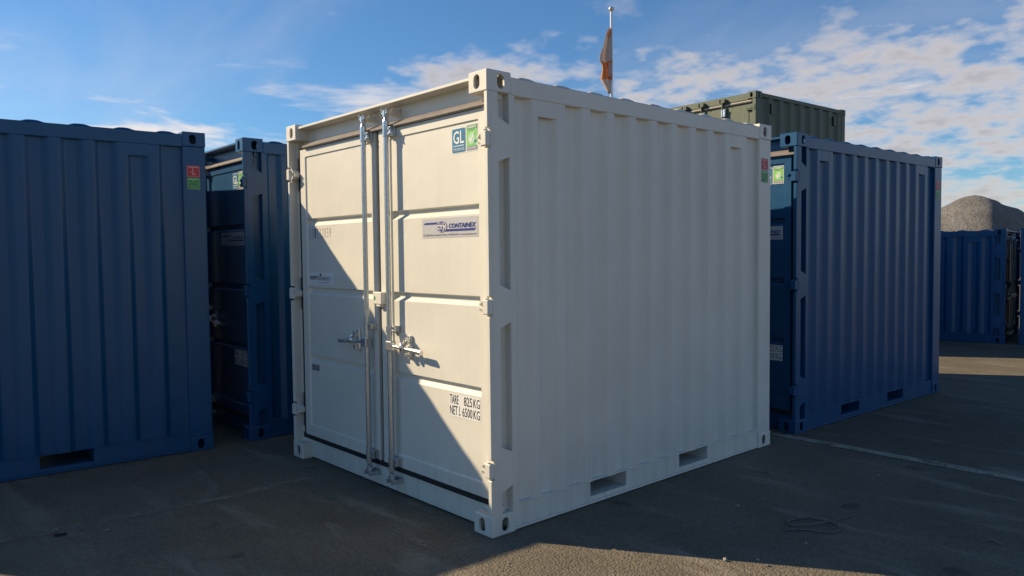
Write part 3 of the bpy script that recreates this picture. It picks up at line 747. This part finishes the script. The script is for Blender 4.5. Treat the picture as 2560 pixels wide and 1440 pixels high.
def build_green(W, L, H, key):
    parts = []; B = 'PAINT'; SX, SY, SZ = 0.162, 0.178, 0.118
    for top in (False, True):
        base = casting(SX, SY, SZ, top)
        for fx in (False, True):
            for fy in (False, True): parts.append(('corner_casting', moved(base, 0 if fx else W, L if fy else 0, H-SZ if top else 0, fx, fy), [B], []))
    zb, zt = SZ-0.001, H-SZ+0.001
    fp = MB().cbox(W-0.075, W-0.006, 0.006, 0.15, zb, zt, 0.006); rp = MB().cbox(W-0.08, W-0.005, L-0.14, L-0.005, zb, zt, 0.006)
    for mb in (fp, fp.mirrored(W), rp, rp.mirrored(W)): parts.append(('corner_post', mb, [B], []))
    prof = [(0.145, 0)]; D = 0.036; n = 8; p = (L-0.34)/n
    for i in range(n): s = 0.19+p*i; prof += [(s, 0), (s+.06, D), (s+.16, D), (s+.22, 0)]
    prof.append((L-0.12, 0)); wall = corrugated(prof, 0.14, H-0.07, W-0.012)
    vents = [MB().cbox(W-0.02, W+0.012, yy-0.028, yy+0.052, H-0.345, H-0.165, 0.006) for yy in (0.47, 2.56)]
    slots = [MB().cbox(W-0.02, W+0.0135, yy-0.038, yy-0.0285, H-0.335, H-0.175, 0.002) for yy in (0.47, 2.56)]
    parts.append(('side_wall', wall, [B], [('vent_cover', v, [B]) for v in vents] + [('vent_slot', v, ['black_rubber']) for v in slots])); parts.append(('side_wall', wall.mirrored(W), [B], []))
    tr = MB().cbox(W-0.06, W-0.004, SY-.001, L-SY+.001, H-0.085, H-0.018, 0.005); br = MB().cbox(W-0.06, W-0.004, SY-.001, L-SY+.001, 0.012, 0.15, 0.005)
    for mb in (tr, tr.mirrored(W)): parts.append(('top_rail', mb, [B], []))
    for mb in (br, br.mirrored(W)): parts.append(('bottom_rail', mb, [B], []))
    parts.append(('roof', MB().cbox(0.05, W-0.05, 0.05, L-0.05, H-0.05, H-0.022, 0.004), [B], []))
    parts.append(('end_wall', MB().cbox(0.07, W-0.07, L-0.06, L-0.02, 0.1, H-0.05, 0.004), [B], []))
    parts.append(('floor', MB().cbox(0.055, W-0.055, 0.1, L-0.06, 0.12, 0.16, 0.004), [B], []))
    parts.append(('header', MB().cbox(SX-.001, W-SX+.001, 0.020, 0.10, H-0.130, H-0.014, 0.006), [B], [])); parts.append(('sill', MB().cbox(SX-.001, W-SX+.001, 0.012, 0.10, 0.012, 0.15, 0.006), [B], []))
    c = W/2-0.06
    for x0, x1 in ((0.085, c-0.012), (c+0.012, W-0.085)):
        hs = []
        for zz in (H-0.265, H*0.62, H*0.35, 0.30):
            out = x1 > W/2; xa, xb = (W-0.19, W-0.02) if out else (0.02, 0.19)
            hb = MB().cbox(xa, xb, -0.002, 0.040, zz-0.045, zz+0.045, 0.008); hb.cbox(xa+0.01, xb-0.05, -0.010, 0.0, zz-0.018, zz+0.018, 0.006)
            hs.append(('hinge', hb, [B]))
        d = MB().cbox(x0, x1, 0.036, 0.085, 0.165, H-0.185, 0.004)
        for k_ in range(3): d.cbox(x0+0.07, x1-0.07, 0.028, 0.0365, 0.24+k_*0.62, 0.24+k_*0.62+0.55, 0.008)
        parts.append(('door', d, [B], hs))
    s = MB().tube((0.09, 0.030, H-0.158), (W-0.09, 0.030, H-0.158), 0.026, 10); s.cbox(c-0.014, c+0.014, 0.03, 0.06, 0.17, H-0.17, 0.003)
    parts.append(('door_seal', s, ['grey_rubber'], []))
    for rx in (W-0.647, W-1.083, W-1.455, W-1.89):
        rod = MB().tube((rx, -0.012, 0.10), (rx, -0.012, H-0.11), 0.017, 12); subs = []
        for zz in (H-0.29, 1.3, 0.6, 0.24):
            k_ = MB().cbox(rx-0.012, rx+0.064, -0.026, 0.036, zz-0.065, zz+0.065, 0.008); k_.tube((rx, -0.012, zz-0.06), (rx, -0.012, zz+0.06), 0.024, 12)
            for dz in (-.03, .03): k_.tube((rx+0.046, -0.026, zz+dz), (rx+0.046, -0.034, zz+dz), 0.010, 8)
            subs.append(('bracket', k_, ['galvanised']))
        for zz in (H-0.095, 0.09):
            k_ = MB().cbox(rx-0.028, rx+0.028, -0.036, 0.016, zz-0.035, zz+0.03, 0.008)
            k_.cbox(rx-0.052, rx-0.03, -0.050, 0.022, zz-0.02, zz+0.04, 0.008); k_.cbox(rx+0.03, rx+0.075, -0.052, 0.022, zz-0.03, zz+0.04, 0.010)
            subs.append(('cam', k_, [B]))
        parts.append(('lock_rod', rod, [B], subs))
    return parts


SUPPORT = (2.438, 2.9915, 1.91)
GH = 4.247-1.91
put_container('shipping_container', (2.438, 2.992, GH), 'green_paint', (-1.1019, 8.8103), -0.0457, 'olive green container raised above the others in the background', None, z=1.91, builder=build_green)
put_container('shipping_container', SUPPORT, 'blue_paint', (0.02, 8.46), -0.0457, 'low blue container carrying the olive green one', 'low containers under the green one')
put_container('shipping_container', SUPPORT, 'blue_paint', (-2.52, 8.58), -0.0457, 'low blue container carrying the olive green one', 'low containers under the green one')

# ------------------------------------------------------------------ flag on its pole
fx, fy = -7.40, 12.53
pole = bpy.data.objects.new('flagpole', None); C.objects.link(pole); pole.location = (fx, fy, 0); tag(pole, 'white flagpole with a round cap rising behind the cream container', 'flagpole')
link('pole', MB().tube((0, 0, 0), (0, 0, 7.80), 0.052, 16, 0.034).mesh('pole', ['pole_metal']), pole)
cp = MB()
for i in range(6):
    a, b = -math.pi/2+math.pi*i/6, -math.pi/2+math.pi*(i+1)/6
    cp.tube((0, 0, 7.86+.065*math.sin(a)), (0, 0, 7.86+.065*math.sin(b)), max(.075*math.cos(a), .002), 14, max(.075*math.cos(b), .002), caps=False)
link('cap', cp.mesh('cap', ['galvanised_bright']), pole)
# the flag hangs in folds along the pole; outline width at each height read off the way the cloth gathers
rows = [(6.96, .05), (6.80, .10), (6.62, .17), (6.50, .20), (6.38, .27), (6.26, .31), (6.16, .33), (6.08, .30), (5.98, .24), (5.90, .235), (5.80, .26), (5.70, .285), (5.62, .27), (5.52, .22), (5.42, .15), (5.34, .10), (5.27, .04)]
# rows above: (height, reach of the cloth out from the pole); shifted so the foot hangs clear
vs_, fs, uvs = [], [], []; nu = 22; top_z, bot_z = rows[0][0], rows[-1][0]
sx_, sy_ = -math.cos(-0.84), math.sin(-0.84)
for j, (z, wd) in enumerate(rows):
    zz = bot_z+0.42+(z-bot_z)*1.0
    for i in range(nu+1):
        t = i/nu; d = -0.05 + (wd*0.86+0.05)*t
        fold = 0.055*math.sin(t*7.5+j*0.22)*min(1, wd/.2) + 0.014*math.sin(t*17+j*.4)
        vs_.append((-math.cos(0.84)*d + 0.745*fold*1.0, -0.745*d*1.0 - 0.667*fold - 0.06, zz + 0.02*math.sin(t*7+j)))
        uvs.append((1-t, (z-bot_z)/(top_z-bot_z)))
n1 = nu+1
fs = [(j*n1+i, j*n1+i+1, (j+1)*n1+i+1, (j+1)*n1+i) for j in range(len(rows)-1) for i in range(nu)]
me = bpy.data.meshes.new('flag'); me.from_pydata(vs_, [], fs); me.materials.append(MATS['flag_cloth'])
uvl = me.uv_layers.new(name='UVMap')
for lp in me.loops: uvl.data[lp.index].uv = uvs[lp.vertex_index]
me.polygons.foreach_set('use_smooth', [True]*len(fs)); me.update()
fo_ = link('flag', me, None, (fx, fy, 0)); sm = fo_.modifiers.new('thickness', 'SOLIDIFY'); sm.thickness = 0.004
tag(fo_, 'pale flag with an orange emblem hanging limp from the flagpole', 'flag')

# ------------------------------------------------------------------ gravel heap in the distance
def heap(cx, cy, ridge, peak, size, seed, name, label):
    rnd = random.Random(seed); n = 110; vs_ = []
    ph = [rnd.uniform(0, 6.3) for _ in range(12)]
    def nz(x, y):
        return sum(math.sin(x*f*1.1+ph[i])*math.cos(y*f*.9+ph[i+6])*a for i, (f, a) in enumerate(((.35, .45), (.8, .28), (1.7, .16), (3.3, .09), (6.1, .05), (11., .03))))
    for j in range(n+1):
        for i in range(n+1):
            x = (i/n-.5)*size; y = (j/n-.5)*size
            cone = peak - 0.47*(math.hypot(0.35, math.hypot(x, y*(ridge if y > 0 else 1.0)))-0.35) + nz(x, y)*0.26      # tipped side
            cut = peak - 0.1 - 1.45*(x-0.9) + nz(y, x)*0.5                                    # dug-away side
            z = min(cone, cut)
            vs_.append((x, y, max(z, -0.3)))
    m = n+1; fs = [(j*m+i, j*m+i+1, (j+1)*m+i+1, (j+1)*m+i) for j in range(n) for i in range(n)]
    me = bpy.data.meshes.new(name); me.from_pydata(vs_, [], fs); me.materials.append(MATS['gravel']); me.polygons.foreach_set('use_smooth', [True]*len(fs)); me.update()
    return tag(link(name, me, None, (cx, cy, 0)), label, 'gravel heap', 'gravel heaps')


heap(-11.7, 54.7, 0.34, 5.12, 50, 3, 'gravel_heap', 'pointed grey gravel heap behind the far blue containers')
heap(5.5, 66.0, 0.5, 4.6, 34, 9, 'gravel_heap', 'second gravel heap at the right edge behind the pointed one')

# ------------------------------------------------------------------ small things lying about
rope = [(3.482, 1.274), (3.519, 1.326), (3.573, 1.376), (3.636, 1.392), (3.677, 1.42), (3.698, 1.472), (3.688, 1.527), (3.648, 1.572), (3.592, 1.582), (3.543, 1.582), (3.482, 1.557), (3.447, 1.495), (3.431, 1.423), (3.466, 1.38), (3.51, 1.389), (3.559, 1.453), (3.588, 1.54), (3.618, 1.61), (3.63, 1.706), (3.646, 1.795)]
sp = []
for i in range(len(rope)-1):
    p0, p1, p2, p3 = (Vector(rope[max(0, min(len(rope)-1, q))]) for q in (i-1, i, i+1, i+2))
    for s in range(5):
        t = s/5; p = 0.5*((2*p1)+(-p0+p2)*t+(2*p0-5*p1+4*p2-p3)*t*t+(-p0+3*p1-3*p2+p3)*t**3)
        sp.append((p.x, p.y, 0.007 + (0.008 if i > 13 and i < 18 else 0)))
tag(link('cord', MB().path(sp, 0.0048, 6).mesh('cord', ['cord'])), 'thin grey cord lying in a loop on the shaded asphalt', 'cord')


def rock(name, x, y, r, mat, label, seed, sz=0.7, group=None):
    rnd = random.Random(seed); vs_ = []; fs = []; nr, ns = 5, 8
    for i in range(nr+1):
        a = math.pi*i/nr
        for j in range(ns):
            q = 2*math.pi*j/ns; k_ = r*(1+rnd.uniform(-.22, .22))
            vs_.append((k_*math.sin(a)*math.cos(q), k_*math.sin(a)*math.sin(q)*.8, k_*sz*math.cos(a)))
    fs = [(i*ns+j, (i+1)*ns+j, (i+1)*ns+(j+1) % ns, i*ns+(j+1) % ns) for i in range(nr) for j in range(ns)]
    me = bpy.data.meshes.new(name); me.from_pydata(vs_, [], fs); me.materials.append(MATS[mat]); me.update()
    o = link(name, me, None, (x, y, r*sz*.75)); o.rotation_euler = (0, 0, rnd.uniform(0, 6)); return tag(o, label, 'stone', group)


rock('stone', 3.487, 0.672, 0.011, 'pale_stone', 'pale pebble on the edge of the sunlit patch of asphalt', 1, 1.0)
rock('stone', 3.672, 0.770, 0.011, 'dark_stone', 'dark pebble on the shadow edge right of the pale one', 2, .6)
for i in range(46):
    x, y = random.uniform(0.4, 6.0), random.uniform(-2.0, 3.0)
    if 0 < x < 2.5 and y > -.05: continue
    if x > 5.1 and y < -1: continue
    rock('stone', x, y, random.uniform(.004, .009), random.choice(['pale_stone', 'dark_stone']), 'tiny loose stone strewn on the asphalt around the cream container', 100+i, .7, 'loose stones on the asphalt')
sc_ = MB().prism([(-.03, -.006), (-.012, -.016), (.02, -.009), (.036, .003), (.012, .013), (-.008, .006), (-.026, .012)], 2, 0.0, 0.012)
o = link('rubber_scrap', sc_.mesh('rubber_scrap', ['rubber_scrap']), None, (0.698, -1.765, 0.001)); o.rotation_euler = (0, 0, 1.2); tag(o, 'black scrap of rubber on the asphalt at the lower left', 'scrap')
tag(link('twig', MB().path([(4.315, 1.93, .006), (4.335, 1.945, .010), (4.36, 1.925, .008), (4.385, 1.915, .006)], 0.005, 6).mesh('twig', ['twig'])), 'short bent twig on the asphalt at the lower right', 'twig')
